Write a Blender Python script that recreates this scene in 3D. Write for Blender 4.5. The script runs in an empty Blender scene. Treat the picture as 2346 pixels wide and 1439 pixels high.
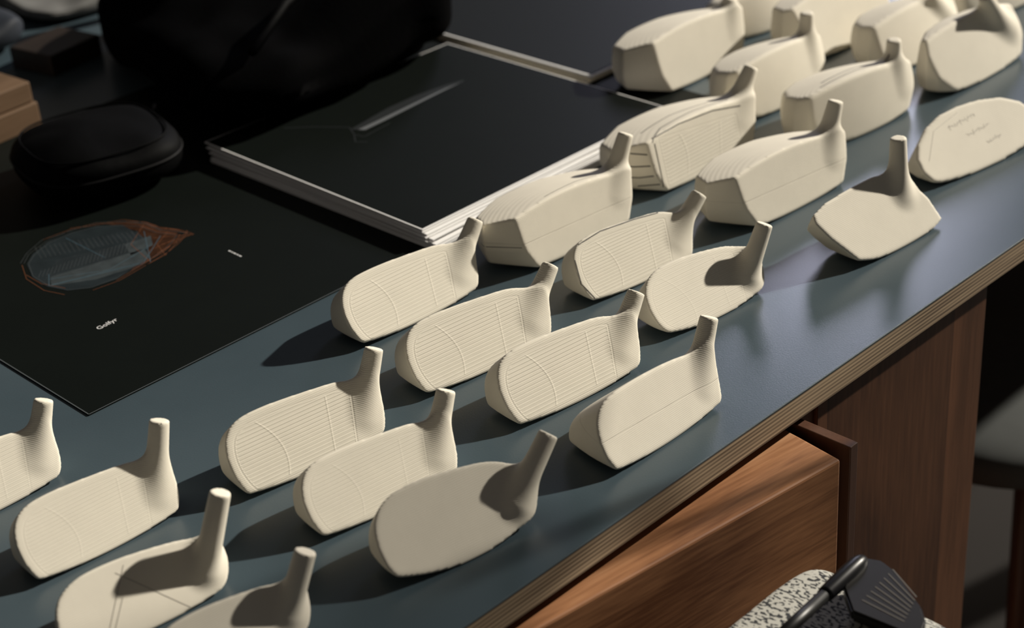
import bpy, bmesh, math, random
import numpy as np
from mathutils import Matrix, Vector, Euler
from mathutils.bvhtree import BVHTree
from mathutils import noise as mnoise
random.seed(4)
scene=bpy.context.scene
COL=scene.collection
TZ=0.75
# ---------------------------------------------------------------- camera
cam_data=bpy.data.cameras.new("camera")
cam=bpy.data.objects.new("camera",cam_data); COL.objects.link(cam)
cam.location=(-.4115,-.4925,1.28)
cam.rotation_euler=[math.radians(a) for a in (60.624,3.923,-45.256)]
cam_data.lens=59.847; cam_data.sensor_width=36
cam_data.clip_start=.02; cam_data.clip_end=50
cam_data.dof.use_dof=True; cam_data.dof.focus_distance=1.0; cam_data.dof.aperture_fstop=7
scene.camera=cam
scene.view_settings.view_transform='Standard'
CM=Euler(cam.rotation_euler).to_matrix(); CC=Vector(cam.location)
def sight(u,v): return CM@Vector((u-1173,719.5-v,-3900))
def on_z(u,v,z):
    d=sight(u,v); return CC+d*((z-CC.z)/d.z)
def on_y(u,v,y):
    d=sight(u,v); return CC+d*((y-CC.y)/d.y)
# ---------------------------------------------------------------- material helpers
def mat(name):
    m=bpy.data.materials.new(name); m.use_nodes=True
    nt=m.node_tree; b=nt.nodes["Principled BSDF"]
    return m,nt,b
def simple(name,col,rough=.6,spec=.5,metal=0,noise=0,nscale=40,bump=0):
    m,nt,b=mat(name)
    b.inputs["Base Color"].default_value=(*col,1); b.inputs["Roughness"].default_value=rough
    b.inputs["Metallic"].default_value=metal; b.inputs["Specular IOR Level"].default_value=spec
    tc=nt.nodes.new("ShaderNodeTexCoord"); n=nt.nodes.new("ShaderNodeTexNoise")
    n.inputs["Scale"].default_value=nscale; n.inputs["Detail"].default_value=4
    nt.links.new(tc.outputs["Object"],n.inputs["Vector"])
    mx=nt.nodes.new("ShaderNodeMix"); mx.data_type='RGBA'
    mx.inputs[6].default_value=(*[c*(1-noise) for c in col],1); mx.inputs[7].default_value=(*[min(1,c*(1+noise)) for c in col],1)
    nt.links.new(n.outputs["Fac"],mx.inputs[0]); nt.links.new(mx.outputs[2],b.inputs["Base Color"])
    if bump:
        bp=nt.nodes.new("ShaderNodeBump"); bp.inputs["Strength"].default_value=bump; bp.inputs["Distance"].default_value=.001
        nt.links.new(n.outputs["Fac"],bp.inputs["Height"]); nt.links.new(bp.outputs[0],b.inputs["Normal"])
    return m
def M_(nt,op,a,b=None,c=None):
    n=nt.nodes.new("ShaderNodeMath"); n.operation=op
    for i,x in enumerate((a,b,c)):
        if x is None: continue
        if isinstance(x,(int,float)): n.inputs[i].default_value=x
        else: nt.links.new(x,n.inputs[i])
    return n.outputs[0]
def band(nt,x,c,w):
    d=M_(nt,'ABSOLUTE',M_(nt,'SUBTRACT',x,c))
    n=nt.nodes.new("ShaderNodeMapRange"); n.interpolation_type='SMOOTHSTEP'
    n.inputs[1].default_value=0; n.inputs[2].default_value=w; n.inputs[3].default_value=1; n.inputs[4].default_value=0
    nt.links.new(d,n.inputs[0]); return n.outputs[0]
def step(nt,x,a,b):
    n=nt.nodes.new("ShaderNodeMapRange"); n.interpolation_type='SMOOTHSTEP'
    n.inputs[1].default_value=a; n.inputs[2].default_value=b; n.inputs[3].default_value=0; n.inputs[4].default_value=1
    nt.links.new(x,n.inputs[0]); return n.outputs[0]
def print_mat(name,groove=0.0,line=False,col=(.79,.74,.63)):
    m,nt,b=mat(name)
    b.inputs["Roughness"].default_value=.72; b.inputs["Specular IOR Level"].default_value=.2
    at=nt.nodes.new("ShaderNodeAttribute"); at.attribute_name="face_co"
    at2=nt.nodes.new("ShaderNodeAttribute"); at2.attribute_name="body_co"
    s=nt.nodes.new("ShaderNodeSeparateXYZ"); nt.links.new(at.outputs["Vector"],s.inputs[0])
    s2=nt.nodes.new("ShaderNodeSeparateXYZ"); nt.links.new(at2.outputs["Vector"],s2.inputs[0])
    x,v,md=s.outputs; w,z,_=s2.outputs
    tc=nt.nodes.new("ShaderNodeTexCoord")
    n=nt.nodes.new("ShaderNodeTexNoise"); n.inputs["Scale"].default_value=45; n.inputs["Detail"].default_value=5
    nt.links.new(tc.outputs["Object"],n.inputs["Vector"])
    layer=M_(nt,'MULTIPLY',M_(nt,'SINE',M_(nt,'MULTIPLY',z,2*math.pi/.9)),.032)
    h=M_(nt,'ADD',layer,M_(nt,'MULTIPLY',n.outputs["Fac"],.14))
    front=M_(nt,'SUBTRACT',1,step(nt,w,.3,.8))
    front=M_(nt,'MULTIPLY',front,step(nt,w,-1.2,-.7))
    dark=M_(nt,'MULTIPLY',n.outputs["Fac"],.0)
    if groove>0:
        inside=M_(nt,'MULTIPLY',M_(nt,'SUBTRACT',1,step(nt,md,-6.6,-6.2)),front)
        st=M_(nt,'SINE',M_(nt,'MULTIPLY',v,2*math.pi/2.1))
        st=step(nt,st,-.6,1)
        g=M_(nt,'MULTIPLY',M_(nt,'MULTIPLY',st,inside),groove)
        ring=M_(nt,'MULTIPLY',M_(nt,'MULTIPLY',band(nt,md,-5.2,.9),front),groove*.9)
        c1=M_(nt,'ADD',x,M_(nt,'MULTIPLY',M_(nt,'POWER',M_(nt,'SUBTRACT',v,18),2),.02))
        arcs=M_(nt,'ADD',band(nt,c1,-18,.9),band(nt,M_(nt,'SUBTRACT',x,M_(nt,'MULTIPLY',v,.25)),8,.9))
        arcs=M_(nt,'MULTIPLY',M_(nt,'MULTIPLY',arcs,inside),groove*.9)
        h=M_(nt,'SUBTRACT',M_(nt,'ADD',h,arcs),M_(nt,'ADD',g,ring))
        dark=M_(nt,'MULTIPLY',M_(nt,'ADD',g,ring),.3)
    if line:
        ln=band(nt,M_(nt,'ADD',z,M_(nt,'MULTIPLY',x,.04)),17,.4)
        h=M_(nt,'SUBTRACT',h,M_(nt,'MULTIPLY',ln,.12))
        dark=M_(nt,'ADD',dark,M_(nt,'MULTIPLY',ln,.13))
    bp=nt.nodes.new("ShaderNodeBump"); bp.inputs["Strength"].default_value=1; bp.inputs["Distance"].default_value=.001
    nt.links.new(h,bp.inputs["Height"]); nt.links.new(bp.outputs[0],b.inputs["Normal"])
    mx=nt.nodes.new("ShaderNodeMix"); mx.data_type='RGBA'
    mx.inputs[6].default_value=(*[c*.93 for c in col],1); mx.inputs[7].default_value=(*[min(1,c*1.06) for c in col],1)
    nt.links.new(n.outputs["Fac"],mx.inputs[0])
    m2=nt.nodes.new("ShaderNodeMix"); m2.data_type='RGBA'; m2.inputs[7].default_value=(.16,.12,.08,1)
    nt.links.new(dark,m2.inputs[0]); nt.links.new(mx.outputs[2],m2.inputs[6])
    nt.links.new(m2.outputs[2],b.inputs["Base Color"])
    return m
PM={'plain':print_mat("cream_print"),'groove':print_mat("cream_print_grooved",.085),'faint':print_mat("cream_print_faint_grooves",.035),'line':print_mat("cream_print_seam",0,True)}
PENCIL=simple("graphite_mark",(.05,.045,.04),.6)
PENCIL2=simple("light_graphite",(.25,.23,.20),.6)
# ---------------------------------------------------------------- implicit modelling
def chaikin(p,n=2):
    for _ in range(n):
        q=[]
        for i in range(len(p)):
            a=p[i];b=p[(i+1)%len(p)]
            q+= [(a[0]*.75+b[0]*.25,a[1]*.75+b[1]*.25),(a[0]*.25+b[0]*.75,a[1]*.25+b[1]*.75)]
        p=q
    return p
def poly_sdf(px,py,poly):
    P=np.array(poly,float); n=len(P)
    d=np.full(px.shape,1e9); s=np.ones(px.shape)
    for i in range(n):
        j=(i-1)%n
        ex,ey=P[j]-P[i]; wx=px-P[i,0]; wy=py-P[i,1]
        t=np.clip((wx*ex+wy*ey)/(ex*ex+ey*ey),0,1)
        bx=wx-ex*t; by=wy-ey*t
        d=np.minimum(d,bx*bx+by*by)
        c1=py>=P[i,1]; c2=py<P[j,1]; c3=(ex*wy)>(ey*wx)
        flip=(c1&c2&c3)|(~c1&~c2&~c3)
        s=np.where(flip,-s,s)
    return s*np.sqrt(d)
def smax(a,b,k):
    h=np.maximum(k-np.abs(a-b),0)/k
    return np.maximum(a,b)+h*h*k*.25
def smin(a,b,k): return -smax(-a,-b,k)
def surface_nets(f,o,h):
    nx,ny,nz=f.shape; ins=f<0
    cnt=np.zeros((nx-1,ny-1,nz-1)); acc=np.zeros((nx-1,ny-1,nz-1,3))
    cr=[(i,j,k) for i in (0,1) for j in (0,1) for k in (0,1)]
    def sl(c,A): return A[c[0]:nx-1+c[0],c[1]:ny-1+c[1],c[2]:nz-1+c[2]]
    for a in cr:
        for ax in range(3):
            if a[ax]==0:
                b=list(a); b[ax]=1
                fa=sl(a,f); fb=sl(b,f); m=(fa<0)!=(fb<0)
                t=np.where(m,fa/np.where(m,fa-fb,1),0)
                cnt+=m
                for q in range(3):
                    acc[...,q]+=np.where(m,a[q]+(t if q==ax else 0),0)
    act=cnt>0
    idx=-np.ones(act.shape,int); idx[act]=np.arange(act.sum())
    I=np.argwhere(act); V=(I+acc[act]/cnt[act][:,None])*h+np.array(o)
    F=[]
    for ax in range(3):
        A=[slice(1,-1)]*3; B=[slice(1,-1)]*3
        A[ax]=slice(0,-1); B[ax]=slice(1,None)
        ia=ins[tuple(A)]; ib=ins[tuple(B)]
        m=ia!=ib; L=np.argwhere(m)
        if len(L)==0: continue
        fl=ia[m]
        off=np.ones(3,int); off[ax]=0
        L=L+off
        u,w=[(1,2),(2,0),(0,1)][ax]
        def g(du,dw):
            q=L.copy(); q[:,u]-=du; q[:,w]-=dw
            return idx[q[:,0],q[:,1],q[:,2]]
        Q=np.stack([g(1,1),g(0,1),g(0,0),g(1,0)],1)
        Q[~fl]=Q[~fl][:,::-1]
        F.append(Q)
    F=np.concatenate(F)
    for lam in (.5,.35):
        s=np.zeros_like(V); c=np.zeros(len(V))
        for a,b in ((0,1),(1,2),(2,3),(3,0)):
            for p,q in ((a,b),(b,a)):
                np.add.at(s,F[:,p],V[F[:,q]]); np.add.at(c,F[:,p],1)
        V=V*(1-lam)+lam*s/c[:,None]
    return V,F
def cone(X,Y,Z,A,B,ra,rb):
    A=np.array(A,float);B=np.array(B,float);D=B-A;L=np.linalg.norm(D);D/=L
    px,py,pz=X-A[0],Y-A[1],Z-A[2]
    t=px*D[0]+py*D[1]+pz*D[2]
    r=np.sqrt(np.maximum((px-t*D[0])**2+(py-t*D[1])**2+(pz-t*D[2])**2,0))
    tt=np.clip(t/L,0,1)
    d=r-(ra+(rb-ra)*tt)
    d=np.where(t<0,np.sqrt(r*r+t*t)-ra,d)
    return smax(d,t-L,.8)
IRON=chaikin([(-38,-6),(0,-7),(32,-5),(43,3),(49,15),(46,30),(34,38),(8,40.5),(-20,42.5),(-39,41.5),(-49,34),(-52.5,20),(-49.5,6),(-44,-1)],2)
WEDGE=chaikin([(-40,1),(-26,-4),(0,-6),(24,-4),(40,3),(50,15),(50,30),(36,39),(12,43),(-12,45.5),(-33,44.5),(-47,36),(-51.5,21),(-49,9)],2)
HYB=chaikin([(-40,-4),(0,-6),(36,-5),(45,4),(49,19),(46,34),(22,39),(-12,41),(-36,40),(-48,31),(-51,15),(-47,3)],2)
BLADE17=chaikin([(-40,-3),(41,-3),(34,31),(10,50),(-10,53),(-66,50),(-68,38)],1)
BLK18=chaikin([(-34,-3),(20,-5),(58,0),(66,16),(50,38),(12,46),(-24,44),(-50,29),(-52,10)],1)
VOX=1.0
def head_mesh(name,spec,hosel_local,s):
    kind=spec['kind']; Lf=math.radians(spec.get('loft',34)); cl,sn=math.cos(Lf),math.sin(Lf)
    k=spec.get('k',1.0); bx=hosel_local
    if kind=='iron':
        vs=spec.get('vs',1.0)
        poly=[(a,b*vs if b>0 else b) for a,b in spec.get('poly',IRON)]; T0=spec.get('T',30); tt=spec.get('tt',.22)
        px=[p[0] for p in poly]; pv=[p[1] for p in poly]
        lo=np.array([min(px)-6,-6,-6.]); hi=np.array([max(px)+14,T0+8,max(pv)+6])
        if bx is not None:
            vb=bx[1]*sn+bx[2]*cl; wb=bx[1]*cl-bx[2]*sn
            hi[2]=max(hi[2],vb+12); hi[0]=max(hi[0],bx[0]+12); lo[1]=min(lo[1],wb-12)
        ax=[np.arange(lo[i],hi[i],VOX) for i in range(3)]
        X,Wd,V=np.meshgrid(*ax,indexing='ij')
        x2,v2=np.meshgrid(ax[0],ax[2],indexing='ij')
        d2=poly_sdf(x2,v2,poly)[:,None,:]+0*X
        Z=V*cl-Wd*sn; Y=V*sn+Wd*cl
        d=smax(d2+spec.get('taper',.15)*np.maximum(Wd,0),-Wd,k)
        d=smax(d,(Wd-(T0-tt*V))*.95,3)
        d=smax(d,-(Z-spec.get('camber',.0014)*X*X),2.5)
    else:
        poly=spec['plan']; Hh=spec.get('H',34)
        ymax=max(p[1] for p in poly)+5
        lo=np.array([-74,-14,-3.]); hi=np.array([74,ymax,Hh+10]) 
        if bx is not None: hi[2]=max(hi[2],bx[2]+9); hi[0]=max(66,bx[0]+12)
        ax=[np.arange(lo[i],hi[i],VOX) for i in range(3)]
        X,Y,Z=np.meshgrid(*ax,indexing='ij')
        x2,y2=np.meshgrid(ax[0],ax[1],indexing='ij')
        ysh=[]
        for a,b in poly:
            if b<=.5:
                if a<0: ysh+= [(a,b),(a,-14)]
                else: ysh+= [(a,-14),(a,b)]
            else: ysh.append((a,b))
        d2=poly_sdf(x2,y2,ysh)[:,:,None]+0*X
        Wd=Y*cl-Z*sn; V=Y*sn+Z*cl
        rd=spec.get('round',0)
        Wf=Wd-rd*(.0035*X*X+.004*(V-Hh*.5)**2)+rd*2
        side=d2+.26*np.maximum(14-Z,0)+.08*np.maximum(Z-20,0)+rd*.007*np.maximum(Z-14,0)**2
        crown=Z-(Hh-.05*(X+40)-.14*np.maximum(Y,0)-(.0018+.002*rd)*np.maximum(Y,0)**2-.0020*X*X)
        sole=-(Z-.0012*X*X-.0018*np.maximum(Y-12,0)**2)
        d=smax(side,-Wf,k+2*rd); d=smax(d,crown*.95,k+.4+2*rd); d=smax(d,sole,2)
    if bx is not None:
        A=spec.get('A',(37,17.5,10) if kind=='iron' else (37,16,18))
        h=cone(X,Y,Z,A,bx,spec.get('ra',7.2),spec.get('rb',5.4)/s)
        d=smin(d,h,spec.get('kh',9))
    d=np.maximum(d,-Z)
    d[0]=d[-1]=5; d[:,0]=5; d[:,-1]=5; d[:,:,0]=5; d[:,:,-1]=5
    Vt,F=surface_nets(d,[a[0] for a in ax],VOX)
    if kind=='iron':
        x,w,v=Vt.T; y=v*sn+w*cl; z=v*cl-w*sn
        md=poly_sdf(x,v,[(a,b if b>0 else b*.15) for a,b in poly]); md=np.maximum(md,x-32-.3*(v-14))
    else:
        x,y,z=Vt.T; w=y*cl-z*sn; v=y*sn+z*cl
        md=np.maximum(np.abs(x)-44,np.maximum(v-Hh+.12*(x+40),-v-1)); md=np.maximum(md,x-34)
    me=bpy.data.meshes.new(name)
    co=np.stack([x,y,z],1)
    co[:,2]-=co[:,2].min()
    me.from_pydata((co*s/1000).tolist(),[],F.tolist())
    me.attributes.new("face_co",'FLOAT_VECTOR','POINT').data.foreach_set("vector",np.stack([x,v,md],1).astype(np.float32).ravel())
    me.attributes.new("body_co",'FLOAT_VECTOR','POINT').data.foreach_set("vector",np.stack([w,z,x],1).astype(np.float32).ravel())
    me.polygons.foreach_set("use_smooth",[True]*len(me.polygons))
    me.update()
    bm=bmesh.new(); bm.from_mesh(me); bmesh.ops.recalc_face_normals(bm,faces=bm.faces); bm.to_mesh(me); bm.free()
    return me
PLAN_FACET=[(-44,0),(42,0),(51,10),(52,26),(40,42),(12,52),(-26,52),(-52,42),(-61,25)]
PLAN_ROUND=[(-44,0),(42,0),(52,9),(54,20),(50,34),(38,46),(20,54),(0,57),(-22,55),(-42,47),(-55,34),(-59,20),(-55,8)]
PLAN_FLAT=[(-42,0),(42,0),(50,8),(49,20),(38,29),(14,34),(-12,36),(-36,33),(-52,26),(-56,16),(-52,8)]
H={
 1:dict(P1=(-.138,.266),yaw=-2,L=78,tip=(100,915),kind='iron',m='faint',label="cream printed iron head with faint score lines and upright neck"),
 2:dict(P1=(-.110,.187),yaw=-3,L=74,tip=(365,962),kind='iron',m='faint',vs=1.1,label="cream 3D-printed iron head with smooth pale face"),
 3:dict(P1=(-.131,.119),yaw=-8,L=72,tip=(505,1127),kind='iron',poly=WEDGE,m='plain',loft=44,hy=.012,A=(37,15,12),label="cream printed wedge head with pencil lines on its face"),
 4:dict(P1=(-.119,.058),yaw=-6,L=66,tip=(700,1262),kind='iron',poly=WEDGE,m='plain',loft=42,hy=.012,A=(37,15,12),label="shaded cream printed wedge head near the table edge"),
 5:dict(P1=(.006,.162),yaw=-7,L=79,tip=(857,797),kind='iron',m='groove',vs=1.10,label="cream printed iron head with framed grooved face"),
 6:dict(P1=(.008,.101),yaw=-7,L=76,tip=(1022,893),kind='iron',m='faint',vs=1.07,label="cream printed iron head with faint fine grooves"),
 7:dict(P1=(.006,.038),yaw=-9,L=74,tip=(1257,993),kind='iron',poly=WEDGE,m='plain',loft=44,vs=1.2,camber=.003,hy=.014,A=(37,15,12),label="rounded printed wedge head with smooth shaded face"),
 8:dict(P1=(.153,.236),yaw=-2,L=85,tip=(1090,502),kind='iron',m='groove',vs=1.02,label="cream printed iron head with crossing groove pattern"),
 9:dict(P1=(.138,.161),yaw=-6,L=84,tip=(1262,606),kind='iron',m='groove',vs=1.05,label="cream printed iron head with grooves and curved cross lines"),
 10:dict(P1=(.148,.095),yaw=-6,L=82,tip=(1458,668),kind='iron',m='groove',vs=1.06,label="cream printed iron head with deep framed grooves"),
 11:dict(P1=(.148,.024),yaw=0,L=80,tip=(1625,725),kind='iron',poly=HYB,T=42,tt=.2,loft=29,taper=.22,m='line',k=1.6,vs=1.05,label="thick rounded cream printed hybrid head with a seam across its face"),
 12:dict(P1=(.286,.223),yaw=-1,L=90,tip=(1434,305),kind='wood',plan=PLAN_FACET,H=41,loft=15,m='line',label="faceted cream printed fairway wood head with short neck"),
 13:dict(P1=(.280,.160),yaw=-6,L=78,tip=(1603,443),kind='iron',m='groove',vs=1.08,hy=.014,label="cream printed iron head with pencilled edges and net-like grooves"),
 14:dict(P1=(.275,.093),yaw=-6,L=75,tip=(1752,512),kind='iron',poly=WEDGE,m='faint',loft=44,vs=1.1,camber=.002,hy=.012,A=(37,15,12),label="cream printed wedge head with thick shaded neck"),
 15:dict(P1=(.426,.230),yaw=0,L=100,tip=(1722,152),kind='wood',plan=PLAN_FACET,H=39,loft=14,m='groove',label="cracked cream printed wood head with ribbed face"),
 16:dict(P1=(.421,.144),yaw=-3,L=92,tip=(1915,230),kind='wood',plan=PLAN_FACET,H=41,loft=18,m='line',label="faceted cream printed fairway wood with smooth face"),
 17:dict(P1=(.421,.055),yaw=-4,L=81,tip=(2058,315),kind='iron',poly=BLADE17,A=(17,24,24),m='plain',loft=35,T=30,tt=.15,taper=.45,k=1.4,kh=10,hy=.028,label="angular cream printed head with pointed heel and central neck"),
 18:dict(P1=(.551,.080),yaw=-8,L=92,tip=None,kind='iron',poly=BLK18,m='plain',loft=44,T=40,tt=.1,taper=.35,k=1.8,label="neckless faceted cream block with pencil handwriting on top"),
 19:dict(P1=(.559,.181),yaw=-5,L=90,tip=(2048,90),kind='wood',plan=PLAN_ROUND,H=45,loft=12,m='plain',k=1.6,round=.45,label="rounded cream printed driver head with dark pencilled crown"),
 20:dict(P1=(.571,.257),yaw=2,L=86,tip=(1848,28),kind='wood',plan=PLAN_ROUND,H=47,loft=14,m='plain',k=1.6,round=.45,label="rounded cream printed wood head with curved neck"),
 21:dict(P1=(.571,.348),yaw=2,L=98,tip=(1672,-5),kind='wood',plan=PLAN_FACET,H=43,loft=14,m='plain',k=1.4,label="large cream printed wood head with sharp toe edge"),
 22:dict(P1=(.703,.371),yaw=1,L=84,tip=None,kind='wood',plan=PLAN_ROUND,H=42,loft=14,m='plain',k=4,round=1,label="rounded printed wood head lying half in shade"),
 23:dict(P1=(.704,.293),yaw=-1,L=92,tip=None,kind='wood',plan=PLAN_FACET,H=48,loft=27,m='plain',k=1.6,label="neckless cream printed wood head with angular toe"),
 24:dict(P1=(.715,.223),yaw=2,L=88,tip=(2128,-15),kind='wood',plan=PLAN_ROUND,H=46,loft=22,m='plain',k=2,round=.4,label="rounded cream printed wood head with neck shadow on its face"),
 25:dict(P1=(.700,.163),yaw=0,L=98,tip=(2255,-10),kind='wood',plan=PLAN_FLAT,H=45,loft=26,m='plain',k=1.4,round=.2,label="large cream printed wood head with broad smooth face"),
 26:dict(P1=(.850,.231),yaw=-4,L=91,tip=None,kind='wood',plan=PLAN_ROUND,H=42,loft=16,m='plain',k=4,round=.5,label="cream printed wood head behind the other printed heads"),
}
HO={}
for i,sp in H.items():
    s=sp['L']/80.0; yaw=math.radians(sp['yaw'])
    P1=Vector((*sp['P1'],TZ)); dx=Vector((math.cos(yaw),math.sin(yaw),0))
    mid=P1+dx*(sp['L']/2000)
    Rz=Matrix.Rotation(-yaw,3,'Z')
    loc=None
    if sp['tip']:
        yb=P1.y+math.sin(yaw)*sp['L']/1000+sp.get('hy',.021 if sp['kind']=='iron' else .017)
        B=on_y(sp['tip'][0],sp['tip'][1],yb)
        q=Rz@(B-mid)*1000/s; loc=(q.x,q.y,max(q.z,36))
    me=head_mesh("printed_golf_club_mesh",sp,loc,s)
    me.materials.append(PM[sp['m']])
    ob=bpy.data.objects.new("printed_golf_club",me); COL.objects.link(ob)
    ob.location=mid; ob.rotation_euler=(0,0,yaw)
    ob["label"]=sp['label']; ob["category"]="golf club head"; ob["group"]="cream printed golf club heads on the table"
    HO[i]=ob; sp['s']=s; sp['tipl']=loc
# ---------------------------------------------------------------- generic mesh helpers
def new_obj(name,me,parent=None,mats=(),smooth=False,loc=(0,0,0),rot=(0,0,0)):
    for m in mats: me.materials.append(m)
    if smooth: me.polygons.foreach_set("use_smooth",[True]*len(me.polygons))
    ob=bpy.data.objects.new(name,me); COL.objects.link(ob); ob.location=loc; ob.rotation_euler=rot
    if parent: ob.parent=parent
    return ob
def tag(ob,label,cat,group=None,kind=None):
    if label: ob["label"]=label
    if cat: ob["category"]=cat
    if group: ob["group"]=group
    if kind: ob["kind"]=kind
def box_mesh(x0,x1,y0,y1,z0,z1,bev=0,seg=2,name="m"):
    bm=bmesh.new(); bmesh.ops.create_cube(bm,size=1)
    for v in bm.verts:
        v.co=Vector(((x0+x1)/2+v.co.x*(x1-x0),(y0+y1)/2+v.co.y*(y1-y0),(z0+z1)/2+v.co.z*(z1-z0)))
    if bev: bmesh.ops.bevel(bm,geom=bm.edges[:],offset=bev,segments=seg,profile=.5,affect='EDGES')
    me=bpy.data.meshes.new(name); bm.to_mesh(me); bm.free(); return me
def empty(name,loc,rot=(0,0,0)):
    e=bpy.data.objects.new(name,None); COL.objects.link(e); e.location=loc; e.rotation_euler=rot; e.empty_display_size=.02; return e
def tube(name,pts,r,mats,parent=None,seg=10,loc=(0,0,0)):
    pts=[Vector(p) for p in pts]; n=len(pts)
    if isinstance(r,(int,float)): r=[r]*n
    bm=bmesh.new(); rings=[]
    up=Vector((0,0,1))
    for i,p in enumerate(pts):
        t=(pts[min(i+1,n-1)]-pts[max(i-1,0)]).normalized()
        a=t.cross(up)
        if a.length<1e-3: a=t.cross(Vector((1,0,0)))
        a.normalize(); b=t.cross(a)
        rings.append([bm.verts.new(p+(a*math.cos(q)+b*math.sin(q))*r[i]) for q in [2*math.pi*j/seg for j in range(seg)]])
    for i in range(n-1):
        for j in range(seg):
            bm.faces.new((rings[i][j],rings[i][(j+1)%seg],rings[i+1][(j+1)%seg],rings[i+1][j]))
    bm.faces.new(rings[0][::-1]); bm.faces.new(rings[-1])
    bmesh.ops.recalc_face_normals(bm,faces=bm.faces)
    me=bpy.data.meshes.new(name); bm.to_mesh(me); bm.free()
    return new_obj(name,me,parent,mats,True,loc)
def ribbon_mesh(name,paths,w):
    bm=bmesh.new()
    for pts in paths:
        for a,b in zip(pts[:-1],pts[1:]):
            a=Vector(a);b=Vector(b); d=(b-a)
            if d.length<1e-6: continue
            n=Vector((-d.y,d.x,0)).normalized()*w/2
            bm.faces.new([bm.verts.new(q) for q in (a-n,b-n,b+n,a+n)])
    me=bpy.data.meshes.new(name); bm.to_mesh(me); bm.free(); return me
def pencil(i,paths,r=.25,direction='face',mt=None):
    ob=HO[i]; sp=H[i]; s=sp['s']/1000; L=math.radians(sp.get('loft',34))
    bvh=BVHTree.FromPolygons([v.co[:] for v in ob.data.vertices],[p.vertices[:] for p in ob.data.polygons])
    n=Vector((0,math.cos(L),-math.sin(L)))
    for path in paths:
        dense=[]
        for a,b in zip(path[:-1],path[1:]):
            k=max(2,int(math.dist(a,b)/1.5))
            dense+=[(a[0]+(b[0]-a[0])*t/k,a[1]+(b[1]-a[1])*t/k) for t in range(k)]
        dense.append(path[-1]); P=[]
        for x,v in dense:
            if direction=='face':
                o=Vector((x,v*math.sin(L),v*math.cos(L)))*s-n*.05; dr=n
            elif direction=='toe':
                o=Vector((-120,x,v))*s; dr=Vector((1,0,0))
            else:
                o=Vector((x,v,90))*s; dr=Vector((0,0,-1))
            hit=bvh.ray_cast(o,dr)
            if hit[0] is not None: P.append((hit[0]+hit[1]*.00012*(1 if hit[1].dot(dr)<0 else -1),hit[1]))
        bm=bmesh.new(); prev=None
        for (a,na),(b,nb) in zip(P[:-1],P[1:]):
            d=b-a
            if d.length<1e-6 or d.length>.006: prev=None; continue
            w=na.cross(d).normalized()*r*.001
            if prev is None: prev=(bm.verts.new(a-w),bm.verts.new(a+w))
            nx=(bm.verts.new(b-w),bm.verts.new(b+w))
            bm.faces.new((prev[0],nx[0],nx[1],prev[1])); prev=nx
        if len(bm.faces)==0: bm.free(); continue
        me=bpy.data.meshes.new("pencil_mark"); bm.to_mesh(me); bm.free()
        o=new_obj("pencil_mark",me,ob,[mt or PENCIL]); o["label"]="thin grey pencil line"
pencil(3,[[(-30,6),(-4,40)],[(20,2),(-10,38)],[(-28,4),(-12,24)]],.13,'face',PENCIL2)
pencil(13,[[(-42,42),(-20,44.5),(10,42.5),(30,40)],[(-48,34),(-51,18),(-45,4)]],.35)
def scr(x0,v0,n,dx,amp,ph): return [(x0+i*dx*.42+1.0*math.sin(i*1.9),v0+amp*math.sin(i*2.4+ph)*(.6+.4*math.sin(i*.9+ph))+i*.05) for i in range(n)]
pencil(18,[scr(-14,34,34,1.9,2.2,0),scr(-3,25,28,1.9,2.0,1),scr(9,16,20,1.8,1.8,2)],.10,'face',PENCIL2)
pencil(18,[[(-42,20),(-26,36),(0,41)]],.09,'face',PENCIL2)
pencil(15,[[(-43,35),(-20,36),(10,34),(34,29)],[(-42.5,32),(-42.5,6)]],.4)
pencil(15,[[(-44,8),(-30,14),(0,15),(30,13)],[(-38,22),(-10,24),(20,20)]],.4,'top')
pencil(15,[[(2,14),(12,12),(30,13)],[(2,20),(14,19),(30,21)],[(3,26),(16,27)],[(0,8),(14,6)]],.5,'toe')
pencil(12,[[(-20,14),(10,16),(25,14)]],.2,'top')
pencil(12,[[(0,17),(14,17),(30,17)]],.22,'toe')
pencil(19,[[(-38,16),(0,17),(30,14)],[(-30,22),(5,24),(26,20)]],.5,'top')
# ---------------------------------------------------------------- table
def table_mat():
    m,nt,b=mat("blue_grey_linoleum")
    tc=nt.nodes.new("ShaderNodeTexCoord"); n=nt.nodes.new("ShaderNodeTexNoise"); n.inputs["Scale"].default_value=7; n.inputs["Detail"].default_value=6
    nt.links.new(tc.outputs["Object"],n.inputs["Vector"])
    r=nt.nodes.new("ShaderNodeValToRGB"); r.color_ramp.elements[0].color=(.048,.071,.086,1); r.color_ramp.elements[1].color=(.061,.087,.104,1)
    r.color_ramp.elements[0].position=.35; r.color_ramp.elements[1].position=.65
    nt.links.new(n.outputs["Fac"],r.inputs[0]); nt.links.new(r.outputs[0],b.inputs["Base Color"])
    n2=nt.nodes.new("ShaderNodeTexNoise"); n2.inputs["Scale"].default_value=900; nt.links.new(tc.outputs["Object"],n2.inputs["Vector"])
    bp=nt.nodes.new("ShaderNodeBump"); bp.inputs["Strength"].default_value=.15; bp.inputs["Distance"].default_value=.0003
    nt.links.new(n2.outputs["Fac"],bp.inputs["Height"]); nt.links.new(bp.outputs[0],b.inputs["Normal"])
    b.inputs["Roughness"].default_value=.28; b.inputs["Specular IOR Level"].default_value=.5
    return m
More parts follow.
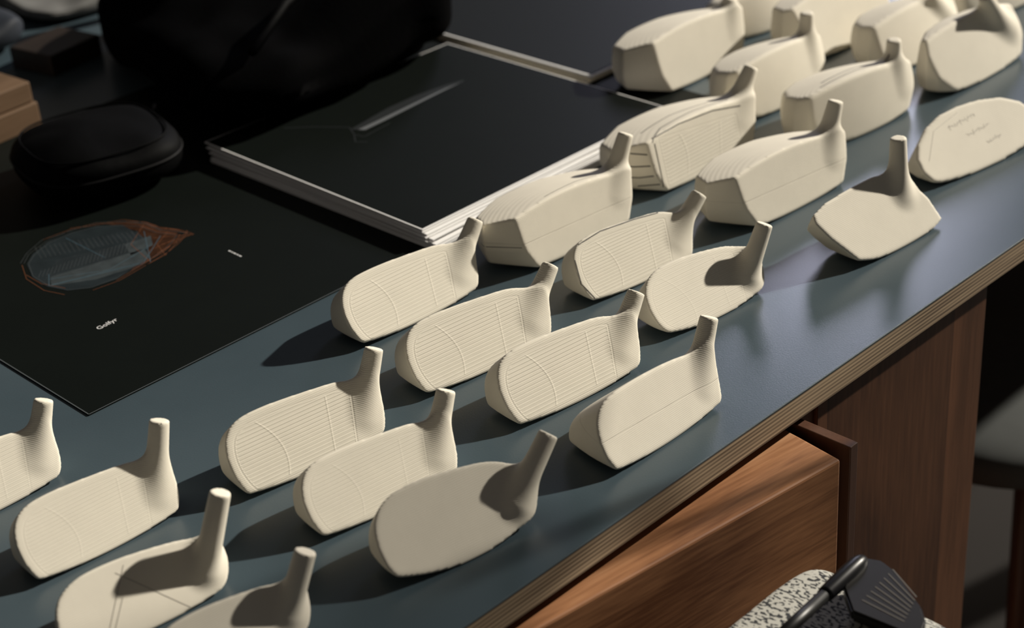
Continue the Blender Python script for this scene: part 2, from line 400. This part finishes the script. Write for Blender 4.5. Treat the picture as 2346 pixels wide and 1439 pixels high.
def ply_mat():
    m,nt,b=mat("plywood_edge")
    tc=nt.nodes.new("ShaderNodeTexCoord"); mp=nt.nodes.new("ShaderNodeMapping"); mp.inputs["Scale"].default_value=(6,6,300)
    nt.links.new(tc.outputs["Object"],mp.inputs[0])
    n=nt.nodes.new("ShaderNodeTexNoise"); n.inputs["Scale"].default_value=1.4; n.inputs["Detail"].default_value=3; nt.links.new(mp.outputs[0],n.inputs["Vector"])
    s=nt.nodes.new("ShaderNodeSeparateXYZ"); nt.links.new(tc.outputs["Object"],s.inputs[0])
    w=M_(nt,'SINE',M_(nt,'MULTIPLY',s.outputs[2],2*math.pi/.0026))
    w=M_(nt,'ADD',M_(nt,'MULTIPLY',w,.22),n.outputs["Fac"])
    r=nt.nodes.new("ShaderNodeValToRGB"); e=r.color_ramp.elements
    e[0].color=(.09,.058,.034,1); e[0].position=.2; e[1].color=(.44,.33,.215,1); e[1].position=.8
    nt.links.new(w,r.inputs[0]); nt.links.new(r.outputs[0],b.inputs["Base Color"]); b.inputs["Roughness"].default_value=.6
    return m
def wood_mat(name,c0,c1,c2,axis='X',scale=1.0,rough=.42,spec=.4,plank=0,fine=.30):
    m,nt,b=mat(name)
    tc=nt.nodes.new("ShaderNodeTexCoord"); mp=nt.nodes.new("ShaderNodeMapping")
    sc={'X':(2.6,13,13),'Z':(13,13,2.6),'Y':(13,2.6,13)}[axis]
    mp.inputs["Scale"].default_value=[a*scale for a in sc]
    nt.links.new(tc.outputs["Object"],mp.inputs[0])
    n=nt.nodes.new("ShaderNodeTexNoise"); n.inputs["Scale"].default_value=1; n.inputs["Detail"].default_value=4; n.inputs["Roughness"].default_value=.5; n.inputs["Distortion"].default_value=.7
    nt.links.new(mp.outputs[0],n.inputs["Vector"])
    mp2=nt.nodes.new("ShaderNodeMapping"); mp2.inputs["Scale"].default_value=[a*scale*v for a,v in zip(sc,[34 if q>10 else 12 for q in sc])]; nt.links.new(tc.outputs["Object"],mp2.inputs[0])
    n2=nt.nodes.new("ShaderNodeTexNoise"); n2.inputs["Scale"].default_value=1; n2.inputs["Detail"].default_value=4; nt.links.new(mp2.outputs[0],n2.inputs["Vector"])
    f=M_(nt,'ADD',n.outputs["Fac"],M_(nt,'MULTIPLY',M_(nt,'SUBTRACT',n2.outputs["Fac"],.5),fine))
    if plank:
        sp_=nt.nodes.new("ShaderNodeSeparateXYZ"); nt.links.new(tc.outputs["Object"],sp_.inputs[0])
        idx=M_(nt,'FLOOR',M_(nt,'DIVIDE',sp_.outputs[2 if axis=='X' else 0],plank))
        rnd=M_(nt,'FRACT',M_(nt,'MULTIPLY',M_(nt,'SINE',M_(nt,'MULTIPLY',idx,12.9898)),43758.5))
        f=M_(nt,'ADD',f,M_(nt,'MULTIPLY',M_(nt,'SUBTRACT',rnd,.5),.34))
    r=nt.nodes.new("ShaderNodeValToRGB"); e=r.color_ramp.elements
    e[0].position=.25; e[0].color=(*c0,1); e[1].position=.76; e[1].color=(*c2,1); q=e.new(.5); q.color=(*c1,1)
    nt.links.new(f,r.inputs[0]); nt.links.new(r.outputs[0],b.inputs["Base Color"]); b.inputs["Roughness"].default_value=rough
    b.inputs["Specular IOR Level"].default_value=spec
    bp=nt.nodes.new("ShaderNodeBump"); bp.inputs["Strength"].default_value=.15; bp.inputs["Distance"].default_value=.0004
    nt.links.new(n2.outputs["Fac"],bp.inputs["Height"]); nt.links.new(bp.outputs[0],b.inputs["Normal"])
    return m
LINO=table_mat(); PLY=ply_mat()
WOOD_A=wood_mat("acacia_wood",(.14,.055,.024),(.36,.170,.080),(.56,.31,.165),'X',plank=.047,fine=.42)
WOOD_B=wood_mat("red_brown_wood",(.030,.012,.006),(.068,.029,.014),(.12,.052,.026),'Z',.8,.55,.2,plank=.07,fine=.4)
WOOD_C=wood_mat("dark_edge_wood",(.05,.021,.013),(.085,.037,.021),(.12,.053,.032),'Z',1)
WOOD_T=wood_mat("pale_wood",(.10,.062,.034),(.16,.10,.06),(.21,.14,.085),'X',1)
WOOD_K=wood_mat("smoked_wood",(.012,.009,.008),(.022,.016,.013),(.035,.025,.02),'X',1)
te=empty("work_table",(0,0,0)); tag(te,"long work table with blue-grey top and plywood edge","table")
X0,X1,Y1=-.75,1.75,1.15
new_obj("tabletop",box_mesh(X0,X1,0,Y1,.7485,.75,.0004,1),te,[LINO])
new_obj("plywood_core",box_mesh(X0,X1,.0003,Y1,.7320,.7485),te,[PLY])["label"]="layered birch plywood core with striped edge"
for x,y in ((X0+.08,.10),(X0+.08,Y1-.08),(X1-.08,.10),(X1-.08,Y1-.08)):
    new_obj("leg",box_mesh(x-.025,x+.025,y-.025,y+.025,0,.7320,.002),te,[WOOD_C])
cb=empty("wooden_cabinet",(.38,.2,0)); tag(cb,"red-brown wooden cabinet standing under the table edge","cabinet")
def rel(me,e):
    me.transform(Matrix.Translation(-e.location)); return me
new_obj("side_panel",rel(box_mesh(.2720,.2795,-.034,.42,.0,.7255,.0006),cb),cb,[WOOD_C])["label"]="thin dark side panel"
new_obj("door",rel(box_mesh(.2995,.4895,.009,.027,.03,.7300,.001),cb),cb,[WOOD_B])
new_obj("filler_strip",rel(box_mesh(.2802,.2985,.011,.027,.03,.7300,.0006),cb),cb,[WOOD_B])
new_obj("body",rel(box_mesh(.2802,.4895,.0275,.42,.0,.7300,.001),cb),cb,[WOOD_B])
pd=empty("drawer_pedestal",(.2625,-.034,0),(0,0,math.radians(-7.8))); tag(pd,"acacia wood drawer pedestal pushed against the table edge","drawer unit")
def pb(n,*a,m=WOOD_A,l=None,bev=.0015):
    o=new_obj(n,box_mesh(*a,bev),pd,[m])
    if l: o["label"]=l
    return o
pb("drawer",-.42,0,0,.044,.40,.7225,l="orange-brown drawer front with visible grain")
pb("drawer",-.42,0,0,.044,.06,.396)
pb("body",-.42,-.062,.0445,.36,.02,.7220)
# ---------------------------------------------------------------- paper goods
BLACK=simple("black_print",(.0040,.0058,.0048),.5,.10,0,.15,30)
PAPER=simple("white_paper_edge",(.90,.89,.88),.7,.3,0,.03,200)
CREAMP=simple("yellowed_paper_edge",(.75,.68,.52),.7,.3,0,.05,200)
WHITE=simple("white_ink",(.75,.75,.75),.6)
GREY=simple("grey_ink",(.14,.15,.16),.4)
GREYM=simple("mid_grey_ink",(.024,.027,.029),.4,.2)
GREYD=simple("dark_grey_ink",(.010,.012,.013),.5,.10)
GHOST=simple("ghost_blue_ink",(.016,.022,.025),.5,.1,0,.6,60)
GHOST2=simple("ghost_panel_ink",(.042,.052,.056),.5,.1,0,.6,120)
RUST=simple("rust_ink",(.036,.015,.007),.5,.1,0,.8,140)
BLUE=simple("blue_ink",(.06,.12,.16),.6)
ORANGE=simple("orange_ink",(.19,.062,.020),.6)
DGREY=simple("grey_line_ink",(.06,.07,.075),.6)
px0,px1,py0,py1=-.010,.584,.311,.731
po=new_obj("poster",box_mesh(px0,px1,py0,py1,TZ,TZ+.0008),None,[BLACK]); tag(po,"large black poster sheet with a blue and orange line drawing","poster")
ZP=TZ+.00095
def onp(lst,z=ZP): return [on_z(u,v,z) for u,v in lst]
new_obj("poster_edge_trim",ribbon_mesh("e",[[(px0,py1,ZP),(px0+.0004,py0+.0004,ZP),(px1,py0+.0004,ZP)]],.0008),po,[DGREY])["label"]="pale paper border"
out=[(48,606),(62,582),(100,550),(160,527),(222,511),(285,508),(335,513),(372,524),(428,532),(412,553),(382,578),(335,609),(272,643),(208,665),(150,672),(98,662),(62,638),(48,606)]
def scalep(l,k,c=(215,595)): return [(c[0]+(a-c[0])*k,c[1]+(b-c[1])*k) for a,b in l]
def art(name,paths,w,m,l=None,dz=0):
    o=new_obj(name,ribbon_mesh(name,[onp(p,ZP+dz) for p in paths],w),po,[m])
    if l: o["label"]=l
def fillp(name,pts,m,dz,l):
    bm=bmesh.new(); bm.faces.new([bm.verts.new(q) for q in onp(pts,ZP+dz)]); me=bpy.data.meshes.new(name); bm.to_mesh(me); bm.free()
    new_obj(name,me,po,[m])["label"]=l
fillp("drawing_glow",[(240,512),(285,509),(335,513),(372,524),(408,532),(398,556),(372,577),(340,600),(300,622),(320,580),(320,530)],RUST,.00002,"rust-brown edge of the drawing")
fillp("drawing_shade",scalep(out[:6]+[(325,530),(352,548),(345,590)]+out[12:-1],.92),GHOST,.00004,"ghostly grey-blue club head shape")
fillp("drawing_panel",[(116,634),(190,612),(330,570),(345,590),(300,615),(220,640),(118,655)],GHOST2,.00006,"translucent pale face panel")
fillp("drawing_panel",[(285,560),(345,540),(350,560),(300,585)],GHOST2,.00006,"translucent pale heel panel")
def jit(p,a): return [(x+random.uniform(-a,a),y+random.uniform(-a,a)) for x,y in p]
art("drawing_outline",[jit(out[:9],3),jit(scalep(out[:8],.97),3),jit(scalep(out,.9),2)],.00026,DGREY,"grey outline of a club head",.00009)
art("drawing_outline",[jit(out[2:12],2),jit(out[3:9],5),jit(out[5:14],5),jit(scalep(out[6:13],.94),3),jit(scalep(out[6:12],.9),5),[(330,513),(300,560),(345,600)],[(385,530),(360,560),(380,585)],[(345,516),(440,534),(360,580)],[(350,545),(445,536),(370,560)],[(340,575),(400,548)],[(60,630),(95,650),(150,660)],jit(out[14:18],4)],.00028,ORANGE,"orange line drawing of a club head",.0001)
art("drawing_outline",[[(120,652),(330,600),(368,540)],[(150,545),(240,590)],[(110,640),(250,618),(350,560)],[(330,530),(345,600)],[(112,628),(112,655),(330,603)]],.00036,BLUE,"blue line drawing of a club head",.00012)
hat=[]
for k in range(24):
    hat.append([(95+k*9,598-k*3.0+22),(88+k*9,636-k*2.6)])
for k in range(12):
    hat.append([(95+k*3,652-k*5),(270+k*7,612-k*6)])
for k in range(22):
    hat.append([(80+k*11,566-k*1.8),(95+k*11,592-k*2.2)])
art("drawing_hatching",hat,.00024,DGREY,"fine grey construction lines",.00014)
def text_obj(s,loc,rotz,size,m,parent,name="printed_text"):
    c=bpy.data.curves.new(name,'FONT'); c.body=s; c.size=size; c.align_x='CENTER'; c.align_y='CENTER'; c.extrude=.00002; c.offset=.00003
    t=bpy.data.objects.new(name,c); COL.objects.link(t)
    dg=bpy.context.evaluated_depsgraph_get(); me=bpy.data.meshes.new_from_object(t.evaluated_get(dg)); bpy.data.objects.remove(t)
    return new_obj(name,me,parent,[m],False,loc,(0,0,rotz))
a=on_z(226,752,ZP); b=on_z(264,733,ZP)
text_obj("Golfyr",((a+b)/2),math.atan2((b-a).y,(b-a).x),.0060,WHITE,po)["label"]="small white word Golfyr"
a=on_z(524,574,ZP); b=on_z(558,590,ZP)
seg=[]; d=(b-a); tpos=0
for k,wd in enumerate((.16,.1,.2,.12,.18)): seg.append([a+d*tpos,a+d*(tpos+wd*.85)]); tpos+=wd+.03
new_obj("small_print",ribbon_mesh("small_print",seg,.0011),po,[WHITE])["label"]="tiny illegible white caption"
n=9; zc=TZ+.0009
for k in range(n):
    t=.0010
    f=(n-1-k)/(n-1)
    cx=.3938+(random.uniform(-.0014,.0014) if k<n-1 else 0)-.004*f; cy=.4385+(random.uniform(-.0012,.0012) if k<n-1 else 0)-.0105*f
    rot=math.radians(random.uniform(-.7,.7)+.7*f) if k<n-1 else 0
    w,h=.262,.252; ins=.0012 if k==n-1 else .005
    me=box_mesh(-w/2,w/2,-h/2,h/2,0,t,.00012,1)
    e=new_obj("booklet",me,None,[PAPER],False,(cx,cy,zc),(0,0,rot))
    tag(e,"thin booklet with white page edges in a loose stack" if k<n-1 else "booklet with black cover showing a gleaming club edge","booklet","booklets stacked on the poster")
    new_obj("cover",box_mesh(-w/2+ins,w/2-ins,-h/2+ins,h/2-ins,t,t+.00010),e,[BLACK])
    zc+=t+.0004
top=e; tz=.0010+.00022; STACKTOP=zc
def loc(x,y): return (x-top.location.x,y-top.location.y,tz)
def polyflat(name,pts,m,parent,l=None):
    bm=bmesh.new(); bm.faces.new([bm.verts.new(p) for p in pts]); me=bpy.data.meshes.new(name); bm.to_mesh(me); bm.free()
    o=new_obj(name,me,parent,[m])
    if l:o["label"]=l
    return o
polyflat("cover_artwork",[loc(.348,.488),(loc(.353,.477)),loc(.375,.4785),loc(.400,.4808),loc(.440,.4850),loc(.470,.4868),loc(.472,.4895),loc(.455,.494),loc(.425,.4975),loc(.395,.4965)],GREYM,top,"grey highlight of a club edge")
hl=polyflat("cover_highlight",[loc(.351,.4825),loc(.354,.4775),loc(.375,.4788),loc(.400,.4812),loc(.425,.4838),loc(.450,.4860),loc(.466,.4872),loc(.450,.4882),loc(.425,.4868),loc(.400,.4852),loc(.375,.4836)],GREY,top,"bright rim line of a club edge"); hl.location.z=.0001
new_obj("cover_artwork",ribbon_mesh("cover_artwork",[[loc(.318,.534),loc(.334,.516),loc(.350,.492),loc(.343,.478),loc(.334,.466),loc(.340,.458)],[loc(.343,.478),loc(.345,.468),loc(.375,.472)]],.0010),top,[GREYM])
for k in range(3):
    w,h=.42,.34; t=.0015
    me=box_mesh(0,w,0,h,0,t,.0002,1)
    e2=new_obj("booklet",me,None,[CREAMP if k<2 else PAPER],False,(.5525-.0030*(2-k),.420-.002*(k%2),TZ+.0009+k*(t+.0003)),(0,0,math.radians(-.4+.4*k)))
    tag(e2,"large black booklet with yellowed page edges" ,"booklet","booklets stacked behind the club heads")
    new_obj("cover",box_mesh(.0022,w-.0022,.0022,h-.0022,t,t+.0002),e2,[GREYD])
# ---------------------------------------------------------------- soft black bags
def blob(name,sx,sy,sz,n=3.2,seg=72,mod=None,rows=36):
    bm=bmesh.new(); V=[]
    m=math
    def p(c,e): return m.copysign(abs(c)**e,c)
    e=2/n
    for i in range(rows+1):
        th=-m.pi/2+m.pi*i/rows
        row=[]
        for j in range(seg):
            ph=2*m.pi*j/seg
            x=p(m.cos(th),e)*p(m.cos(ph),e); y=p(m.cos(th),e)*p(m.sin(ph),e); z=p(m.sin(th),e)
            q=Vector((x*sx,y*sy,z*sz))
            if mod: q=mod(q,th,ph)
            row.append(bm.verts.new(q))
        V.append(row)
    for i in range(rows):
        for j in range(seg):
            try: bm.faces.new((V[i][j],V[i][(j+1)%seg],V[i+1][(j+1)%seg],V[i+1][j]))
            except ValueError: pass
    bmesh.ops.remove_doubles(bm,verts=bm.verts,dist=1e-6)
    me=bpy.data.meshes.new(name); bm.to_mesh(me); bm.free(); return me
FABRIC=simple("black_fabric",(.0010,.0010,.0012),.9,.02,0,.3,300,.3)
LEATH=simple("black_leather",(.0012,.0013,.0015),.65,.05,0,.2,120,.2)
SEAMM=simple("seam_piping",(.004,.004,.0045),.6,.12,0,.2,120)
BCY,BCZ=.695,TZ+.043
def bagmod(q,th,ph):
    q=q.copy()
    if q.x<0: q.x+=.25*(q.y)*(-q.x/.115)
    f=mnoise.noise(Vector((q.x*8,q.y*8,q.z*8+3)))*.018+mnoise.noise(Vector((q.x*24,q.y*24,q.z*24)))*.005
    if q.z>-.03: q.z+=f*1.3
    q.y+=mnoise.noise(Vector((q.x*14,q.z*10,5)))*.012
    if q.z>0:
        q.z+=.010*math.exp(-((q.x+.02+.4*q.y)/.04)**2)-.010*math.exp(-((q.x-.06+.5*q.y)/.03)**2)
        q.z-=.016*max(0,-q.x/.13)
    yw=q.y+BCY
    if yw<.580: q.z=max(q.z,STACKTOP+.0012-BCZ)
    q.z=max(q.z,TZ+.0012-BCZ)
    return q
be=new_obj("travel_bag",blob("travel_bag",.124,.165,.036,4.2,130,bagmod,64),None,[FABRIC],True,(.420,BCY,BCZ),(0,0,0))
tag(be,"large soft black fabric bag lying partly over the booklets","bag")
tube("strap",[(-.10,-.13,.026),(-.04,-.10,.042),(.02,-.08,.050),(.07,-.11,.044),(.095,-.145,.028)],.004,[LEATH],be)
def casemod(q,th,ph):
    q=q.copy()
    if q.z>0: q.z+=.005*math.exp(-((q.x+.01)**2+(q.y)**2)/.0010)+mnoise.noise(q*40)*.0015
    return q
ce=new_obj("zip_case",blob("zip_case",.060,.060,.020,3.0,96,casemod),None,[LEATH],True,(.190,.602,TZ+.0212),(0,0,math.radians(-12)))
tag(ce,"small rounded black zip case on the poster","case")
def sup(a,k=1.0,n=3.0):
    e=2/n; c,s_=math.cos(a),math.sin(a)
    return (math.copysign(abs(c)**e,c)*.060*k,math.copysign(abs(s_)**e,s_)*.060*k)
tube("zipper",[(*sup(math.pi*2*i/80,1.0),.002) for i in range(81)],.0012,[SEAMM],ce)
tube("lid_seam",[(*sup(math.pi*2*i/80,.86),.0162) for i in range(81)],.0008,[LEATH],ce)
tube("pull_tab",[(.055,.02,.012),(.062,.028,.012),(.066,.034,.009)],.002,[FABRIC],ce)
for nme,lb,(x0,x1,y0,y1,z0,z1),m,r in [
  ("wooden_block","pale wooden block on the table",(-.09,0,0,.12,0,.022),WOOD_T,6),
  ("wooden_block","pale wooden block stacked on another block",(-.088,-.002,.002,.118,.0225,.040),WOOD_T,5)]:
    o=new_obj(nme,box_mesh(x0,x1,y0,y1,z0,z1,.0012),None,[m],False,(.218,.733,TZ+.0),(0,0,math.radians(r)))
    tag(o,lb,"wooden block","wooden blocks on the table")
o=new_obj("wooden_box",box_mesh(-.060,0,0,.055,0,.020,.0015),None,[WOOD_K],False,(.345,.835,TZ),(0,0,math.radians(10))); tag(o,"dark brown flat wooden box beside the bag","box")
CLOTH=simple("grey_marbled_cloth",(.17,.17,.165),.8,.2,0,.8,28,.4)
NAVY=simple("navy_fabric",(.010,.014,.022),.7,.3,0,.3,60)
def cl(q,th,ph):
    return q+Vector((0,0,mnoise.noise(q*30)*.008 if q.z>0 else 0))
o=new_obj("folded_cloth",blob("folded_cloth",.10,.065,.010,4,80,cl),None,[CLOTH],True,(.45,1.00,TZ+.0105)); tag(o,"crumpled grey and white marbled cloth","cloth")
o=new_obj("knit_beanie",blob("knit_beanie",.050,.050,.020,2.6,64,cl),None,[NAVY],True,(.275,.955,TZ+.0205)); tag(o,"dark navy knit beanie on the table","beanie")
new_obj("stripe",blob("stripe",.02,.004,.005,2,24),o,[WHITE],True,(-.01,-.047,.0))
o=tube("wooden_post",[(0,0,0),(0,0,.09)],.009,[WOOD_A]); o.location=(.452,.905,TZ); tag(o,"short orange-brown wooden post","wooden post")
# ---------------------------------------------------------------- golf bag and clubs by the drawers
def speck_mat():
    m,nt,b=mat("speckled_fabric")
    tc=nt.nodes.new("ShaderNodeTexCoord"); v=nt.nodes.new("ShaderNodeTexNoise"); v.inputs["Scale"].default_value=620; v.inputs["Detail"].default_value=1
    mp=nt.nodes.new("ShaderNodeMapping"); mp.inputs["Scale"].default_value=(1,.55,1); mp.inputs["Rotation"].default_value=(0,0,.6)
    nt.links.new(tc.outputs["Object"],mp.inputs[0]); nt.links.new(mp.outputs[0],v.inputs["Vector"])
    r=nt.nodes.new("ShaderNodeValToRGB"); e=r.color_ramp.elements; e[0].position=.43; e[0].color=(.02,.022,.024,1); e[1].position=.48; e[1].color=(.50,.49,.44,1)
    nt.links.new(v.outputs["Fac"],r.inputs[0]); nt.links.new(r.outputs[0],b.inputs["Base Color"]); b.inputs["Roughness"].default_value=.8
    return m
SPECK=speck_mat(); STEEL=simple("dark_steel",(.05,.05,.05),.45,.5,1,.1,50); GLOSS=simple("gloss_black",(.005,.005,.006),.35,.3); BLADE=simple("black_blade",(.012,.011,.010),.42,.3,.2,.2,80)
ge=empty("golf_bag",(.120,-.113,0)); tag(ge,"speckled black and white fabric golf bag standing by the drawers","golf bag")
new_obj("bag_body",blob("bag_body",.078,.052,.346,12,96),ge,[SPECK],True,(0,0,.348))
def lidmod(q,th,ph):
    q=q.copy(); q.z+=mnoise.noise(q*20)*.0015; return q
new_obj("bag_flap",blob("bag_flap",.076,.050,.010,9,96,lidmod),ge,[SPECK],True,(0,.0,.697))
ke=empty("golf_club",(0,0,0)); tag(ke,"golf iron with black blade and steel shaft resting on the bag","golf club")
ZK=.722
hT=on_z(1962,1296,ZK); sB=on_z(1755,1488,ZK-.001); hA=sB.lerp(hT,.66); ax_=(hT-sB)
tube("shaft",[sB,hA],.0034,[STEEL],ke,20)
tube("hosel",[hA-ax_*.02,hA,sB.lerp(hT,.9),sB.lerp(hT,1.0),sB.lerp(hT,1.05),sB.lerp(hT,1.085),sB.lerp(hT,1.10)],[.0040,.0043,.0049,.0048,.0041,.0027,.0010],[GLOSS],ke,24)
bp=[on_z(u,v,ZK) for u,v in [(1932,1345),(1955,1298),(1985,1276),(2020,1282),(2050,1305),(2112,1390),(2122,1425),(2112,1450),(2080,1452),(1952,1400)]]
bm=bmesh.new(); f=bm.faces.new([bm.verts.new(p) for p in bp]); r=bmesh.ops.extrude_face_region(bm,geom=[f])
for v in [g for g in r['geom'] if isinstance(g,bmesh.types.BMVert)]: v.co-=Vector((0,0,.007))
bmesh.ops.recalc_face_normals(bm,faces=bm.faces); bmesh.ops.bevel(bm,geom=bm.edges[:],offset=.0012,segments=3,affect='EDGES')
me=bpy.data.meshes.new("blade"); bm.to_mesh(me); bm.free(); new_obj("blade",me,ke,[BLADE])
new_obj("face_grooves",ribbon_mesh("face_grooves",[[on_z(1975+k*10,1374-k*10,ZK+.0002),on_z(2072+k*4,1424-k*8,ZK+.0002)] for k in range(8)],.0007),ke,[simple("groove_line",(.11,.10,.09),.6,.2)])
k2=empty("golf_club",(0,0,0)); tag(k2,"second dark golf shaft standing in the bag","golf club")
sa=on_z(2030,1425,.716); sb=on_z(1985,1475,.712)
tube("shaft",[sb,sa],.0040,[STEEL],k2,16); tube("shaft_tip",[sa,sa+(sa-sb).normalized()*.004],.0046,[NAVY],k2,16)
# ---------------------------------------------------------------- room
FLOOR=simple("dark_floor",(.008,.006,.005),.6,.2,0,.3,6)
fl=new_obj("floor",box_mesh(-4,5,-4,4.5,-.05,0),None,[FLOOR]); fl["kind"]="structure"
WALLM=simple("plaster_wall",(.16,.15,.14),.8,.2,0,.1,4)
o=new_obj("wall_back",box_mesh(-4,5,4.4,4.5,0,.9),None,[WALLM]); o["kind"]="structure"
se=empty("stool",(.86,.20,0)); tag(se,"grey padded stool under the table","stool")
SEAT=simple("grey_seat_fabric",(.075,.08,.078),.8,.2,0,.1,60)
new_obj("seat",blob("seat",.19,.17,.03,3,64),se,[SEAT],True,(0,0,.42))
for a in (45,135,225,315):
    x,y=.12*math.cos(math.radians(a)),.12*math.sin(math.radians(a)); tube("leg",[(x*1.25,y*1.25,0),(x,y,.40)],.011,[WOOD_C],se)
o=new_obj("wooden_crate",box_mesh(0,.5,0,.4,0,.30,.003),None,[WOOD_A],False,(1.12,.40,0)); tag(o,"orange-brown wooden crate on the floor","crate")
BLOCK_METAL=simple("dark_metal",(.02,.02,.02),.5,.4)
BLOCK_DRUM,nt,b=mat("see_through_blocker"); b.inputs["Base Color"].default_value=(.25,.2,.14,1); b.inputs["Roughness"].default_value=.8
b.inputs["Alpha"].default_value=.30
cp=empty("light_blocker",(.735,-.153,0)); tag(cp,"added out-of-view light blocker, a see-through drum on a slim pole","light blocker")  # added out-of-view stand that blocks sun from the near table corner
tube("pole",[(0,0,.02),(0,0,1.16)],.004,[BLOCK_METAL],cp,12)
tube("blocker_drum",[(0,0,1.14),(0,0,1.24),(0,0,1.36)],[.052,.052,.050],[BLOCK_DRUM],cp,32)  # partly transparent drum, so the sun it blocks is only dimmed
new_obj("base",blob("base",.11,.11,.010,2.5,48),cp,[BLOCK_METAL],True,(0,0,.0105))
# ---------------------------------------------------------------- lights
w=bpy.data.worlds.new("world"); scene.world=w; w.use_nodes=True
bg=w.node_tree.nodes["Background"]; bg.inputs[0].default_value=(.92,.84,.78,1); bg.inputs[1].default_value=.055
sd=bpy.data.lights.new("sun",'SUN'); so=bpy.data.objects.new("sun",sd); COL.objects.link(so)
el=math.radians(29); hd=Vector((.970,-.25,0)).normalized()
Ld=Vector((hd.x*math.cos(el),hd.y*math.cos(el),math.sin(el)))
so.rotation_euler=Ld.to_track_quat('Z','Y').to_euler(); sd.energy=5.8; sd.angle=math.radians(1.3); sd.color=(1,.93,.81)
ad=bpy.data.lights.new("window_light",'AREA'); ao=bpy.data.objects.new("window_light",ad); COL.objects.link(ao)
ad.shape='RECTANGLE'; ad.size=.6; ad.size_y=.8; ad.energy=15; ad.color=(.78,.79,1.0)
ao.location=(3.2,2.0,2.1); ao.rotation_euler=(Vector(ao.location)-Vector((.7,.15,.75))).to_track_quat('Z','Y').to_euler()
